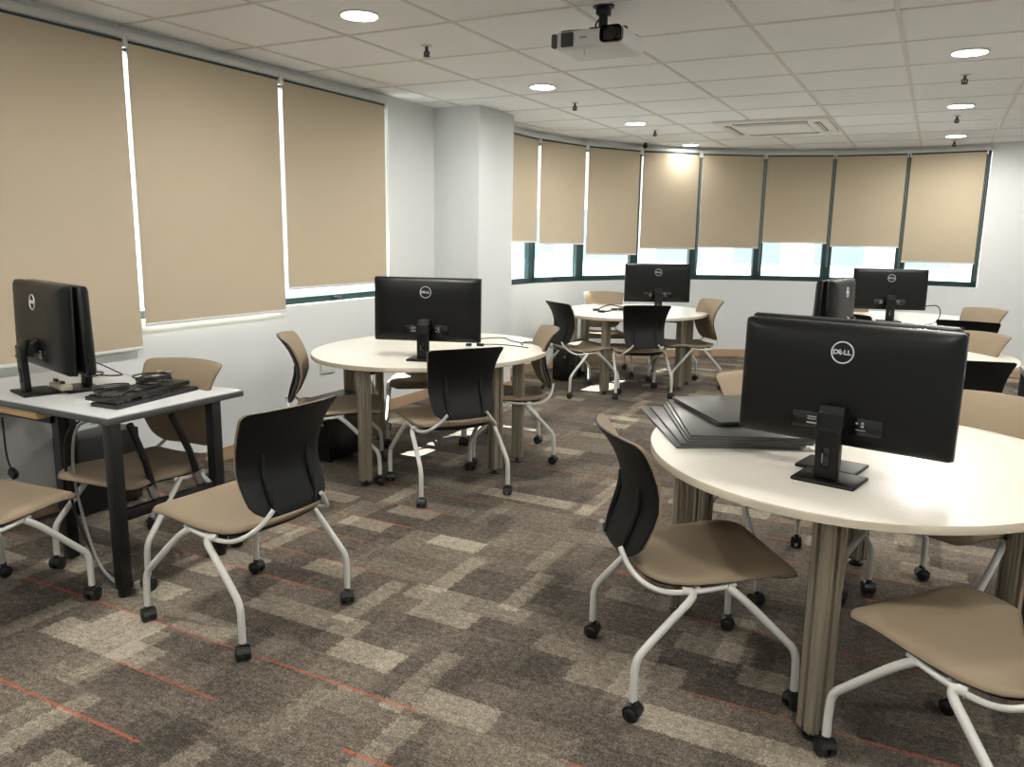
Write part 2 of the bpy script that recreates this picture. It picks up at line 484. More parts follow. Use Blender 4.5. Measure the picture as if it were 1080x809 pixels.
# ------------------------------------------------------------------ ceiling fittings
lamp_proto = None
def downlight(x, y, label):
    global lamp_proto
    if lamp_proto: return dup(lamp_proto, (x, y, CEIL), 0, label)
    t = thing('downlight', label, 'ceiling light', (x, y, CEIL), 0, 'round ceiling downlights')
    r = MB(); r.torus((0, 0, -.004), .092, .008, axis='Z', n=40, k=8); r.build('trim_ring', M['white_plastic'], t)
    d = MB(); d.cyl((0, 0, -.001), (0, 0, -.0065), .086, n=40); d.build('diffuser', M['lamp'], t)
    lamp_proto = t
    ld = bpy.data.lights.new('lamp', 'AREA'); ld.shape = 'DISK'; ld.size = .17; ld.energy = 3.5; ld.color = (1, .965, .905); ld.spread = R(150)
    lo = bpy.data.objects.new('lamp', ld); COL.objects.link(lo); lo.parent = t; lo.location = (0, 0, -.0085)
    return t
labs = {(0, 0): 'large round ceiling downlight nearest the left wall blinds, top left', (0, 1): 'round ceiling downlight just left of and below the projector',
        (0, 2): 'round ceiling downlight above the far left table, third from the left blinds', (0, 3): 'round ceiling downlight nearest the curved blinds, left of the air conditioner',
        (1, 0): 'large round ceiling downlight at the top right', (1, 1): 'middle round ceiling downlight of the three on the right', (1, 2): 'round ceiling downlight farthest away above the right end blind'}
for c, X in enumerate((-2.635, .055)):
    yy = [3.36, 5.45, 7.49, 9.40] if c == 0 else [5.43, 7.48, 9.53]
    for i, y in enumerate(yy):
        dl = downlight(X, y, labs[(c, i)])
        if (c, i) == (0, 3):                                   # a weaker lamp close to the blinds
            for ch in dl.children:
                ch.data = ch.data.copy()
                if ch.type == 'LIGHT': ch.data.energy = 1.2
                elif ch.name.startswith('diffuser'): ch.data.materials[0] = M['lamp_dim']
    for y in ([1.32, -.74] if c == 0 else [3.38, 1.32, -.74]): downlight(X, y, 'round ceiling downlight outside the picture, nearer the camera')
for y in (-.74, 1.32, 3.38, 5.43, 7.48): downlight(2.74, y, 'round ceiling downlight outside the picture, nearer the camera')

spk = None
def sprinkler(x, y, label):
    global spk
    if spk: return dup(spk, (x, y, CEIL), 0, label)
    t = thing('sprinkler_head', label, 'sprinkler', (x, y, CEIL), 0, 'ceiling sprinkler heads')
    b = MB(); b.cyl((0, 0, 0), (0, 0, -.006), .03, n=24); b.build('escutcheon', M['white_plastic'], t)
    b = MB(); b.cyl((0, 0, -.004), (0, 0, -.03), .009, n=12)
    for sx in (-1, 1): b.tube([(0.004*sx, 0, -.028), (.016*sx, 0, -.038), (.015*sx, 0, -.05), (.002*sx, 0, -.06)], .005, n=8)
    b.cyl((0, 0, -.03), (0, 0, -.06), .006, n=10); b.cyl((0, 0, -.058), (0, 0, -.061), .02, n=20)
    b.build('sprinkler_body', M['dark_slot'], t)
    spk = t; return t
for x, y, lb in [(-2.7, 4.05, 'small sprinkler head on the ceiling, left of the projector'), (-2.7, 6.19, 'small sprinkler head right of the second left downlight'),
                 (-2.62, 8.03, 'small sprinkler head between the two far left downlights'), (.05, 6.13, 'small sprinkler head just below the large right downlight'),
                 (.04, 8.06, 'small sprinkler head below the middle right downlight'), (.05, 10.0, 'tiny sprinkler head below the farthest right downlight')]:
    sprinkler(x, y, lb)

# air conditioner cassette
t = thing('ceiling_air_conditioner', 'white square ceiling cassette air conditioner with dark louvre slots', 'air conditioner', (-1.46, 8.16, CEIL), 0)
MB().box((0, 0, -.012), (1.0, 1.0, .03), bev=.012).build('panel', M['ac_white'], t)
g = MB(); g.box((0, 0, -.031), (.62, .62, .012), bev=.006); g.build('intake_grille', M['ac_white'], t)
for sx, sy in ((0, -1), (0, 1), (-1, 0), (1, 0)):
    s = MB(); d = (.66, .055, .006) if sx == 0 else (.055, .66, .006)
    s.box((sx*.4, sy*.4, -.0275), d, bev=.002); s.build('air_slot', M['dark_slot'], t)
    v = MB()
    for k in (-1, 1):
        dd = (.64, .008, .012) if sx == 0 else (.008, .64, .012)
        v.box((sx*.4+(k*.012 if sy == 0 else 0), sy*.4+(k*.012 if sx == 0 else 0), -.031), dd)
    v.build('louvre', M['ac_white'], t)

# projector
PJ = (-1.515, 3.74, 0)
t = thing('projector', 'white ceiling projector with black lens hanging from a black bracket', 'projector', (PJ[0], PJ[1], CEIL), 0)
Z = -.165
MB().box((.005, 0, Z), (.34, .29, .083), bev=.022, seg=4).build('body', M['white_plastic'], t)
l = MB(); l.box((.118, -.149, Z+.006), (.105, .012, .072), bev=.02, seg=3); l.build('lens_recess', M['lens'], t)
ln = MB(); ln.cyl((.118, -.150, Z+.006), (.118, -.163, Z+.006), .027, n=28); ln.torus((.118, -.160, Z+.006), .028, .004, axis='Y'); ln.build('lens', M['lens'], t)
v = MB(); v.box((-.10, -.149, Z), (.062, .008, .064), bev=.006)
v.box((-.168, -.137, Z), (.03, .03, .064), bev=.01); v.build('vent', M['dark_slot'], t)
v = MB()
for k in range(5): v.box((-.10, -.154, Z-.02+k*.010), (.056, .004, .003))
v.build('vent_slats', M['black_plastic'], t)
MB().box((-.02, -.1505, Z+.004), (.035, .003, .008), bev=.001).build('badge', M['grey_plastic'], t)
ft = MB(); ft.cyl((-.04, -.10, Z-.04), (-.04, -.10, Z-.062), .012, .010, n=16); ft.cyl((-.04, -.10, Z-.058), (-.04, -.10, Z-.064), .014, n=16); ft.build('foot', M['white_plastic'], t)
m_ = MB(); m_.cyl((.025, -.02, 0), (.025, -.02, -.008), .05, n=28); m_.box((.025, -.02, -.025), (.06, .06, .04), bev=.01)
m_.cyl((.025, -.02, -.04), (.025, -.02, -.10), .021, n=20); m_.box((.025, -.02, -.106), (.11, .08, .014), bev=.005)
for ex, ey in ((-.15, -.1), (.16, -.07), (-.1, .11), (.15, .11)):
    m_.tube([(.025, -.02, -.108), ((ex+.025)/2, (ey-.02)/2, -.110), (ex, ey, -.115), (ex, ey, -.127)], .006, n=8)
m_.build('ceiling_mount', M['black_metal'], t)
MB().tube([(.012, -.02, -.05), (-.01, -.03, -.08), (-.01, -.02, -.105), (-.02, .06, -.125)], .004, n=8).build('cable', M['cable'], t)

# small dome sensor on the far blind rail
ax = arc(143.2, AR-.02)
t = thing('ceiling_sensor', 'tiny black dome sensor under the ceiling above the curved blinds', 'sensor', (ax[0]+.08, ax[1]-.1, CEIL), 0)
b = MB(); b.cyl((0, 0, 0), (0, 0, -.02), .022, n=20); b.build('mount', M['black_plastic'], t)
b = MB(); bmesh.ops.create_uvsphere(b.bm, u_segments=20, v_segments=12, radius=.03); b.move(Matrix.Translation((0, 0, -.035))); b.build('dome', M['lens'], t)

# ------------------------------------------------------------------ nesting chair
def lin(p, xs):
    for (a, va), (b, vb) in zip(xs, xs[1:]):
        if p <= b:
            k = (p-a)/(b-a); k = k*k*(3-2*k) if False else k
            return va+(vb-va)*k
    return xs[-1][1]
def cr(p, xs):
    """smooth (Catmull-Rom) interpolation"""
    n = len(xs)
    for i in range(n-1):
        if p <= xs[i+1][0] or i == n-2:
            x0, y0 = xs[i]; x1, y1 = xs[i+1]
            m0 = (y1-xs[i-1][1])/(x1-xs[i-1][0]) if i > 0 else (y1-y0)/(x1-x0)
            m1 = (xs[i+2][1]-y0)/(xs[i+2][0]-x0) if i+2 < n else (y1-y0)/(x1-x0)
            h = x1-x0; u = (p-x0)/h
            return (2*u**3-3*u*u+1)*y0+(u**3-2*u*u+u)*h*m0+(-2*u**3+3*u*u)*y1+(u**3-u*u)*h*m1
SEATW = [(-.23, .200), (-.1, .226), (.08, .236), (.20, .234), (.275, .228)]
SEATZ = [(-.23, .445), (-.17, .424), (-.08, .416), (.06, .425), (.18, .434), (.275, .420)]
def seat_xy(u, v, grow=0.0):
    """u,v in [-1,1] -> rounded outline"""
    y = .022+v*(.252+grow)
    w = cr(y, SEATW)+grow
    # round the corners
    rc = .055 if v > 0 else .09
    yy = abs(v)*(.252+grow)-(.252+grow-rc)
    if yy > 0: w -= rc-sqrt(max(0, rc*rc-yy*yy))
    return u*w, y
def seat_z(x, y):
    return cr(y, SEATZ)-.018*(1-min(1, (abs(x)/.22))**2)*(1 if y < .15 else max(0, 1-(y-.15)/.1)) 
US = [-1, -.97, -.9, -.75, -.5, -.25, 0, .25, .5, .75, .9, .97, 1]
VS = [-1, -.985, -.95, -.88, -.78, -.65, -.4, -.1, .2, .45, .65, .78, .88, .95, .985, 1]
def edge(u, v): return max(0, 1-max(abs(u), abs(v))**8)

BW = [(0, .160), (.12, .180), (.3, .188), (.6, .194), (.85, .208), (1, .224)]
BY = [(0, -.270), (.2, -.240), (.42, -.216), (.65, -.233), (.85, -.275), (1, -.325)]
def back_pt(u, s, off, grow=0.0):
    z = .468+s*.385
    w = cr(s, BW)+grow
    hgt = .385
    rb, rt = .05, .022
    lo = rb-s*hgt; hi = rt-(1-s)*hgt
    if lo > 0: w -= rb-sqrt(max(0, rb*rb-lo*lo))
    if hi > 0: w -= rt-sqrt(max(0, rt*rt-hi*hi))
    x = u*w
    y = cr(s, BY)+.045*(x/.2)**2*(.55+.45*s)+off
    z += .008*(1-(x/.22)**2)*s
    return Vector((x, y, z))
SS = [0, .008, .03, .07, .12, .2, .3, .42, .54, .66, .78, .88, .94, .97, .99, 1]

def caster_mesh():
    b = MB()
    for sx in (-1, 1):
        b.cyl((sx*.007, 0, .025), (sx*.023, 0, .025), .025, n=24)
        b.cyl((sx*.022, 0, .025), (sx*.026, 0, .025), .021, .016, n=24)
    b.cyl((-.022, 0, .025), (.022, 0, .025), .008, n=10)
    # hood
    for k in range(7):
        a = R(10+k*24); b.box((0, .024*cos(a), .027+.024*sin(a)), (.046, .011, .006), rot=Matrix.Rotation(a-pi/2, 3, 'X'))
    b.cyl((0, .004, .046), (0, .004, .066), .011, n=14)
    return b

chair_first = None
def make_chair():
    t = thing('nesting_chair', '', 'chair', (0, 0, 0), 0, 'tan and black nesting chairs on casters')
    mb = MB()
    mb.slab(lambda u, v: (*seat_xy(u, v), seat_z(*seat_xy(u, v))+.004+.022*edge(u, v)**.6), lambda u, v: (*seat_xy(u, v), seat_z(*seat_xy(u, v))-.004), US, VS)
    mb.build('seat', M['fabric'], t, smooth=60)
    mb = MB()
    mb.slab(lambda u, v: (*seat_xy(u, v, .004), seat_z(*seat_xy(u, v, .004))-.002), lambda u, v: (*seat_xy(u, v, .004-.02*(1-edge(u, v))), seat_z(*seat_xy(u, v))-.012-.008*edge(u, v)), US, VS)
    mb.build('seat_shell', M['shell'], t, smooth=60)
    mb = MB()
    mb.slab(lambda u, s: back_pt(u, s, .011+.010*edge(u, 2*s-1)**.6, -.004+.006*s), lambda u, s: back_pt(u, s, .0005, -.004+.006*s), US, SS)
    mb.build('back_cushion', M['fabric'], t, smooth=60)
    mb = MB()
    mb.slab(lambda u, s: back_pt(u, s, .002), lambda u, s: back_pt(u, s, -.006-.006*edge(u, 2*s-1)), US, SS)
    bk = mb.build('backrest', M['shell'], t, smooth=60)
    for sx in (-1, 1):
        mb = MB()
        pts = [back_pt(sx*.105/cr(s, BW), s, -.010-.008*(1-abs(2*s/.56-1))) for s in (.56, .46, .34, .2, .1, .012)]
        mb.tube(pts, lambda k: .006+.006*sin(pi*min(1, k*1.2)), n=10, smooth=1)
        mb.build('back_bracket', M['shell'], t)
    for sx in (-1, 1):
        mb = MB()
        mb.tube([(sx*.222, .06, .409), (sx*.230, .0, .400), (sx*.230, -.10, .391), (sx*.218, -.175, .392), (sx*.195, -.228, .415), (sx*.155, -.262, .452), (sx*.115, -.278, .50)], .0085, n=10)
        mb.build('side_rail', M['white_metal'], t)
    mb = MB(); mb.tube([(-.228, -.06, .398), (-.1, -.06, .386), (.1, -.06, .386), (.228, -.06, .398)], .010, n=10)
    mb.build('crossbar', M['white_metal'], t)
    cm = None
    for sx in (-1, 1):
        for fr in (1, 0):
            mb = MB(); X = .26*sx
            if fr: pts = [(X, .26, .062), (X, .26, .12), (X, .255, .195), (X*.985, .215, .235), (X*.93, .08, .368), (X*.88, .03, .405)]
            else: pts = [(X, -.26, .062), (X, -.26, .12), (X, -.258, .195), (X*.985, -.225, .235), (X*.96, -.12, .345), (X*.95, -.085, .380), (X*.92, -.082, .398), (X*.87, -.11, .398)]
            mb.tube(pts, .0125, n=14, smooth=2)
            lg = mb.build('leg', M['white_metal'], t)
            c = caster_mesh(); a = random.uniform(-.8, .8)
            c.move(Matrix.Translation((X, .26 if fr else -.26, 0)) @ Matrix.Rotation(a, 4, 'Z') @ Matrix.Translation((0, 0, 0)))
            c.build('caster', M['caster'], lg)
    return t
chair_first = make_chair(); used = False
def chair(x, y, heading, label):
    global used
    rz = R(heading-90)
    if not used:
        used = True
        chair_first.location = (x, y, 0); chair_first.rotation_euler.z = rz; chair_first['label'] = label
        return chair_first
    return dup(chair_first, (x, y, 0), rz, label)

CH = [
 (-.626, 2.502, 35.7, 'tan and black chair left of the nearest white table, seen from its side'),
 (-2.223, 2.093, 176.6, 'chair in the left foreground with its black back turned, facing the grey desk'),
 (-3.01, 2.262, -84.2, 'tan chair behind the grey desk against the left wall, facing the camera'),
 (-3.076, 1.578, 95, 'tan chair cut off by the left edge, only its seat and front leg showing'),
 (-2.389, 3.781, 144.8, 'chair with its black back turned in front of the middle left table'),
 (-2.429, 4.596, -143.3, 'tan chair at the right end of the middle left table, facing left'),
 (-3.125, 3.69, 36, 'tan chair seen edge-on at the left side of the middle left table by the wall'),
 (-3.17, 4.69, -53, 'tan chair tucked behind the middle left table, its back hidden by the monitor'),
 (-2.882, 6.906, 53.7, 'chair with black curved back at the left side of the far left table'),
 (-2.386, 7.075, 124.9, 'chair with its black back turned in front of the far left table'),
 (-2.111, 7.732, -138, 'tan chair at the right side of the far left table, facing left'),
 (-3.07, 8.02, -62, 'tan chair behind the far left table under the windows, only its top showing'),
 (-.485, 3.485, -48.5, 'tan chair behind the nearest table, left of the big monitor above the black boards'),
 (.146, 3.374, -124.5, 'tan chair behind the nearest table, right of the big monitor'),
 (.22, 2.29, 142, 'tan seat of the chair in the bottom right corner'),
 (.135, 4.93, 105, 'chair with black back turned, pushed against the right middle table behind the big monitor'),
 (.13, 5.96, -137, 'tan chair behind the right middle table, its top above the white tabletop'),
 (.29, 7.31, 84, 'chair with black back turned in front of the far right table, right of its monitor'),
 (.27, 8.27, -131, 'tan chair behind the far right table at its right end'),
 (-.48, 7.40, 60, 'black-backed chair just right of the two paired monitors, before the far right table'),
 (-.47, 6.35, -40, 'tan chair behind the two paired monitors, only a sliver showing'),
 (-.62, 8.75, -55, 'tan chair behind the far right table at its left end, only its top showing'),
]
for c in CH: chair(*c)

# ------------------------------------------------------------------ oval tables
TA, TB, TH = .72, .86, .725
def oval(a, b, n=96): return [(a*cos(2*pi*k/n), b*sin(2*pi*k/n)) for k in range(n)]
def leg_profile(s=.037, gdep=.014, gw=.006):
    pts = []
    r = .014
    for q in range(4):
        a = q*pi/2
        loc = [(s, -s+r)]
        loc += [(s, -.021), (s-.004, -.018), (s, -.015), (s, -gw), (s-gdep, -gw*.8), (s-gdep, gw*.8), (s, gw), (s, .015), (s-.004, .018), (s, .021), (s, s-r)]
        loc += [(s-r+r*cos(R(k)), s-r+r*sin(R(k))) for k in (30, 60)]
        pts += [(x*cos(a)-y*sin(a), x*sin(a)+y*cos(a)) for x, y in loc]
    return pts
tbl_first = None
def make_table():
    t = thing('oval_meeting_table', '', 'table', (0, 0, 0), 0, 'oval white meeting tables')
    mb = MB(); n = 96
    rows = [(1-.004, TH-.0265), (1-.0005, TH-.024), (1-.0005, TH-.003), (1-.003, TH-.0005)]
    eb = MB()
    g = eb.grid(lambda k, j: (TA*rows[j][0]*cos(2*pi*k/n), TB*rows[j][0]*sin(2*pi*k/n), rows[j][1]), list(range(n)), list(range(4)), closed_u=True)
    top = mb; top.prism(oval(TA*.9965, TB*.9965, n), TH-.0265, TH)
    tp = top.build('tabletop', M['table_top'], t)
    eb.build('edge_band', M['table_edge'], tp)
    fr = MB()
    for (x0, y0, x1, y1) in ((-.55, -.15, .55, -.15), (-.55, .15, .55, .15), (0, -.7, 0, .7)):
        d = Vector((x1-x0, y1-y0, 0)); fr.box(((x0+x1)/2, (y0+y1)/2, TH-.052), (d.length, .04, .05), rot=Matrix.Rotation(math.atan2(d.y, d.x), 3, 'Z'))
    fr.build('under_frame', M['apron'], t, smooth=0)
    for (x, y, a) in ((0, -.74, 45), (0, .72, 45), (-.58, -.15, 20), (-.58, .15, 70), (.54, -.15, 70), (.54, .15, 20)):
        mb = MB(); mt = Matrix.Translation((x, y, 0)) @ Matrix.Rotation(R(a), 4, 'Z')
        mb.prism(leg_profile(), .03, TH-.0265, mt)
        lg = mb.build('leg', M['alu'], t, smooth=30)
        mb = MB(); mb.cyl((x, y, 0), (x, y, .008), .030, n=20); mb.cyl((x, y, .006), (x, y, .028), .014, n=14); mb.box((x, y, .031), (.07, .07, .008), rot=Matrix.Rotation(R(a), 3, 'Z'), bev=.002)
        mb.build('foot', M['black_plastic'], lg)
    return t
tt = make_table()
TABS = [(-.19, 3.06, 'nearest oval white table, carrying the big black monitor and the black boards'),
        (-2.835, 4.33, 'oval white table in the middle left with one monitor, beside the left wall'),
        (-2.64, 7.66, 'oval white table at the far left below the curved windows'),
        (-.19, 5.82, 'oval white table behind the big monitor on the right, mostly hidden'),
        (-.20, 8.42, 'oval white table at the far right with a monitor before the right end blind')]
for i, (x, y, lb) in enumerate(TABS):
    if i == 0: tt.location = (x, y, 0); tt['label'] = lb
    else: dup(tt, (x, y, 0), 0, lb)

# ------------------------------------------------------------------ monitors
def text_mesh(txt, size, name):
    cu = bpy.data.curves.new(name, 'FONT'); cu.body = txt; cu.size = size; cu.extrude = .0008; cu.align_x = 'CENTER'; cu.align_y = 'CENTER'
    cu.offset = size*.035
    o = bpy.data.objects.new(name, cu); COL.objects.link(o)
    dg = bpy.context.evaluated_depsgraph_get(); dg.update()
    me = bpy.data.meshes.new_from_object(o.evaluated_get(dg))
    bpy.data.objects.remove(o); bpy.data.curves.remove(cu)
    return me
mon_first = None
MWD, MHT = .64, .372
def make_monitor():
    """local: back faces -Y, screen faces +Y, origin on the base"""
    t = thing('desktop_monitor', '', 'monitor', (0, 0, 0), 0, 'black desktop monitors')
    zb = .105; zc = zb+MHT/2; tilt = Matrix.Translation((0, .06, zc)) @ Matrix.Rotation(R(-1.5), 4, 'X')
    # rear shell: rounded box that bulges toward the back
    mb = MB()
    def shell(u, v, back):
        x = u*MWD/2; z = v*MHT/2
        e = max(abs(u)**10, abs(v)**8)
        y = -.012-.032*(1-e)**.8 if back else .008
        rc = .014; ox = abs(x)-(MWD/2-rc); oz = abs(z)-(MHT/2-rc)
        if ox > 0 and oz > 0:
            d = sqrt(ox*ox+oz*oz)
            if d > rc: x = math.copysign(MWD/2-rc+ox*rc/d, x); z = math.copysign(MHT/2-rc+oz*rc/d, z)
        return (x, y, z)
    uu = [-1, -.985, -.96, -.92, -.86, -.7, -.4, 0, .4, .7, .86, .92, .96, .985, 1]
    vv = [-1, -.98, -.95, -.9, -.82, -.6, -.3, 0, .3, .6, .82, .9, .95, .98, 1]
    mb.slab(lambda u, v: shell(u, v, True), lambda u, v: shell(u, v, False), uu, vv)
    mb.move(tilt); sh = mb.build('rear_shell', M['monitor'], t, smooth=35)
    mb = MB(); mb.box((0, .008, 0), (MWD+.001, .018, MHT+.001), bev=.006, seg=3); mb.move(tilt); mb.build('bezel', M['monitor_gloss'], t)
    mb = MB(); mb.box((0, .0165, .006), (MWD-.032, .002, MHT-.045)); mb.move(tilt); mb.build('screen', M['screen'], t, smooth=0)
    # raised strip along the top of the shell
    mb = MB(); mb.box((0, -.014, MHT/2-.022), (MWD-.05, .012, .004), bev=.0015); mb.move(tilt); mb.build('top_seam', M['monitor_gloss'], t)
    # port recesses with marks
    for sx in (-1, 1):
        mb = MB(); mb.box((sx*.085, -.0445, -.115), (.10, .003, .052), bev=.003); mb.move(tilt)
        pr = mb.build('port_recess', M['monitor_gloss'], t)
        mb = MB()
        if sx < 0: rows = [(-.072, -.105, .028, .003), (-.072, -.112, .026, .003), (-.072, -.124, .03, .005)]
        else: rows = [(.062, -.105, .006, .005), (.078, -.103, .007, .006), (.078, -.113, .008, .007), (.074, -.125, .028, .002)]
        for (x, z, w, h) in rows: mb.box((x, -.0465, z), (w, .001, h))
        mb.move(tilt); mb.build('port_marks', M['grey_plastic'], pr, smooth=0)
    # logo
    mb = MB(); mb.torus((0, -.0452, .102), .032, .0021, axis='Y', n=48, k=8); mb.move(tilt)
    lg = mb.build('logo_ring', M['logo'], t)
    k_ = .0195
    for ch, x, rot in (('D', -.0195, 0), ('E', -.0065, R(38)), ('L', .0085, 0), ('L', .0195, 0)):
        me = text_mesh(ch, k_, 'logo_letter')
        bm = bmesh.new(); bm.from_mesh(me)
        bmesh.ops.transform(bm, matrix=tilt @ Matrix.Translation((x, -.0455, .102)) @ Matrix.Rotation(pi/2, 4, 'X') @ Matrix.Rotation(rot, 4, 'Z') @ Matrix.Diagonal((1.15, 1, 1, 1)), verts=bm.verts)
        bm.to_mesh(me); bm.free(); me.materials.clear(); me.materials.append(M['logo'])
        o = bpy.data.objects.new('logo_letter', me); COL.objects.link(o); o.parent = lg
    # stand
    mb = MB(); mb.box((0, 0, .006), (.19, .148, .012), bev=.005, seg=3); mb.build('base', M['monitor'], t)
    mb = MB(); lean = Matrix.Translation((0, -.035, .008)) @ Matrix.Rotation(R(2), 4, 'X')
    mb.box((0, 0, .105), (.072, .026, .20), bev=.006, seg=3); mb.move(lean)
    col = mb.build('stand_column', M['monitor'], t)
    mb = MB(); mb.box((0, -.0145, .075), (.022, .003, .062), bev=.004); mb.move(lean); mb.build('cable_slot', M['monitor_gloss'], col)
    mb = MB(); mb.box((-.010, -.0165, .072), (.002, .002, .03)); mb.move(lean); mb.build('slot_trim', M['silver'], col, smooth=0)
    mb = MB(); mb.box((0, .004, .203), (.07, .085, .055), rot=Matrix.Rotation(R(24), 3, 'X'), bev=.010, seg=3); mb.box((0, -.036, .196), (.076, .022, .088), rot=Matrix.Rotation(R(-16), 3, 'X'), bev=.006, seg=3); mb.build('stand_head', M['monitor'], t)
    return t
mon = make_monitor()
def monitor(x, y, z, rz, label, first=[True]):
    if first[0]:
        first[0] = False; mon.location = (x, y, z); mon.rotation_euler.z = R(rz); mon['label'] = label; return mon
    return dup(mon, (x, y, z), R(rz), label)
DESKZ = .745
monitor(-.225, 2.545, TH, -12, 'big black monitor nearest the camera, its back turned, on the nearest white table')
monitor(-.235, 2.70, TH, -12, 'black monitor standing directly behind the nearest big monitor, almost hidden')
monitor(-2.595, 3.86, TH, 18, 'black monitor with its back turned on the middle left table')
monitor(-2.36, 7.55, TH, 28, 'black monitor with its back turned on the far left table below the windows')
monitor(-.335, 8.06, TH, 17, 'black monitor with its back turned on the far right table')
monitor(-.47, 5.62, TH, 84, 'right one of the two paired monitors on the right middle table, stand showing')
monitor(-.65, 5.64, TH, 264, 'left one of the two paired monitors on the right middle table, facing the other')
monitor(-3.42, 2.06, DESKZ, -15, 'front one of the two paired monitors on the grey desk, its back and stand showing')
monitor(-3.345, 2.21, DESKZ, 165, 'rear one of the two paired monitors on the grey desk, only its rim showing')

# ------------------------------------------------------------------ black boards on the nearest table
def board(cx, cy, z, w, d, rz, label, th=.006):
    """origin at the near-left corner"""
    mb = MB(); mb.box((w/2, d/2, th/2), (w, d, th), bev=.0015)
    o = mb.build('black_board', M['board'], None, loc=(cx, cy, z), rotz=R(rz))
    return tag(o, label, 'board', 'black boards on the nearest table')
BZ = TH
lay = [(-.74, 2.665, 30, 'lowest black board, its corner sticking out farthest left over the table edge'),
       (-.728, 2.678, 28, 'black board second from the bottom of the stack, its corner fanned left'),
       (-.712, 2.69, 25, 'black board third from the bottom of the stack'),
       (-.706, 2.692, 24.5, 'black board fourth from the bottom of the stack'),
       (-.700, 2.696, 24, 'broad black board fifth from the bottom, right under the top pair')]
z = BZ
for (x, y, a, lb) in lay:
    board(x, y, z, .44, .62, a, lb, .0092); z += .0097
board(-.655, 2.88, z, .42, .46, 36, 'lower of the two black boards lying askew on top of the stack', .0092); z += .0097
board(-.640, 2.865, z, .42, .47, 38, 'topmost black board of the stack, turned away from the ones below', .0092)

# ------------------------------------------------------------------ grey desk
DX0, DX1, DY0, DY1 = -3.90, -2.72, 1.90, 2.58
t = thing('folding_desk', 'pale grey desk with dark edge and black legs against the left wall', 'desk', (0, 0, 0), 0)
tp = MB().box(((DX0+DX1)/2, (DY0+DY1)/2, DESKZ-.002), (DX1-DX0-.006, DY1-DY0-.006, .004)).build('desktop', M['desk_top'], t, smooth=0)
MB().box(((DX0+DX1)/2, (DY0+DY1)/2, DESKZ-.0165), (DX1-DX0, DY1-DY0, .025), bev=.003).build('edge_band', M['desk_edge'], tp)
for (x, y) in ((-2.765, 1.945), (-2.765, 2.44), (-3.80, 1.945), (-3.80, 2.44)):
    lg = MB().box((x, y, (.03+DESKZ-.029)/2), (.05, .05, DESKZ-.059), bev=.006).build('leg', M['black_metal'], t)
    MB().cyl((x, y, 0), (x, y, .032), .024, n=16).build('foot', M['caster'], lg)
for x in (-2.765,):
    MB().box((x, 2.19, .33), (.03, .46, .045), bev=.004).build('crossbar', M['black_metal'], t)
    for (y0, y1) in ((2.06, 2.12), (2.26, 2.35)):
        b = MB().tube([(x-.01, y0-.03, .69), (x-.006, (y0+y1)/2, .52), (x, y1, .35)], .015, n=8, smooth=0)
        st = b.build('strut', M['black_metal'], t)
        MB().cyl((x-.003, y1-.022, .42), (x, y1-.004, .365), .018, n=10).build('strut_sleeve', M['silver'], st)
# cable tray under the desktop
b = MB()
for k in range(5): b.tube([(-3.0, 1.98+.05*k, .695), (-2.86, 1.98+.05*k, .69)], .003, n=6, smooth=0)
for k in range(4): b.tube([(-3.0+.045*k, 1.96, .688), (-3.0+.045*k, 2.2, .688)], .003, n=6, smooth=0)
b.build('wire_tray', M['silver'], t)

# low maple topped table under the desk
t = thing('maple_table', 'maple topped table with black frame tucked under the grey desk at the left edge', 'table', (0, 0, 0), 0)
MB().box((-3.555, 2.02, .694), (.71, .20, .030), bev=.003).build('tabletop', M['maple'], t)
MB().box((-3.585, 2.06, .648), (.56, .04, .05), bev=.004).build('frame_rail', M['black_metal'], t)
for x in (-3.30, -3.87):
    MB().box((x, 2.08, .335), (.05, .05, .66), bev=.005).build('leg', M['black_metal'], t)

# keyboards on the desk
def keyboard(x, y, z, rz, label, tilt=0):
    t = thing('keyboard', label, 'keyboard', (x, y, z), R(rz), 'keyboards stacked on the grey desk')
    t.rotation_euler.x = tilt
    b = MB(); b.prism([(-.225, -.072), (.225, -.072), (.228, -.05), (.22, .075), (-.22, .075), (-.228, -.05)], 0, .016)
    b.build('keyboard_case', M['black_plastic'], t, smooth=0)
    k = MB()
    for r in range(5):
        n = 15 if r else 14
        for c in range(n):
            if r == 4 and 3 < c < 9: continue
            k.box((-.205+.0196*c*1.0+.004*(r % 2), .052-.024*r, .020), (.0165, .0185, .008), bev=.0015, seg=1)
        for c in range(4): k.box((.105+.0205*c+.005, .052-.024*r, .020), (.0165, .0185, .008), bev=.0015, seg=1) if False else None
    k.box((-.03, -.044, .020), (.10, .0185, .008), bev=.0015, seg=1)
    k.build('keys', M['caster'], t, smooth=0)
    return t
keyboard(-2.925, 2.235, DESKZ, 98, 'lower black keyboard lying on the grey desk')
keyboard(-2.955, 2.225, DESKZ+.0255, 101, 'upper black keyboard stacked on another, topped by coiled cables')
# coiled cables on the keyboards
random.seed(3)
pts = []
cx, cy = -2.96, 2.30
for k in range(46):
    a = k*.93; pts.append((cx+.055*cos(a)*(1+.3*sin(k*.7)), cy+.085*sin(a)*(1+.25*cos(k*1.3)), DESKZ+.0255+.030+.034*(.5+.5*sin(k*.37))))
t = thing('cable_bundle', 'tangled black cable coil lying on top of the stacked keyboards', 'cable', (0, 0, 0), 0)
MB().tube(pts, .0033, n=7, smooth=2).build('cord', M['cable'], t)
b = MB()
for (x, y, z, a) in ((-2.93, 2.36, .838, 20), (-2.92, 2.28, .834, 70), (-2.96, 2.33, .842, 130)):
    MB().box((x, y, z), (.03, .014, .009), rot=Matrix.Rotation(R(a), 3, 'Z'), bev=.002).build('usb_plug', M['silver'], t)
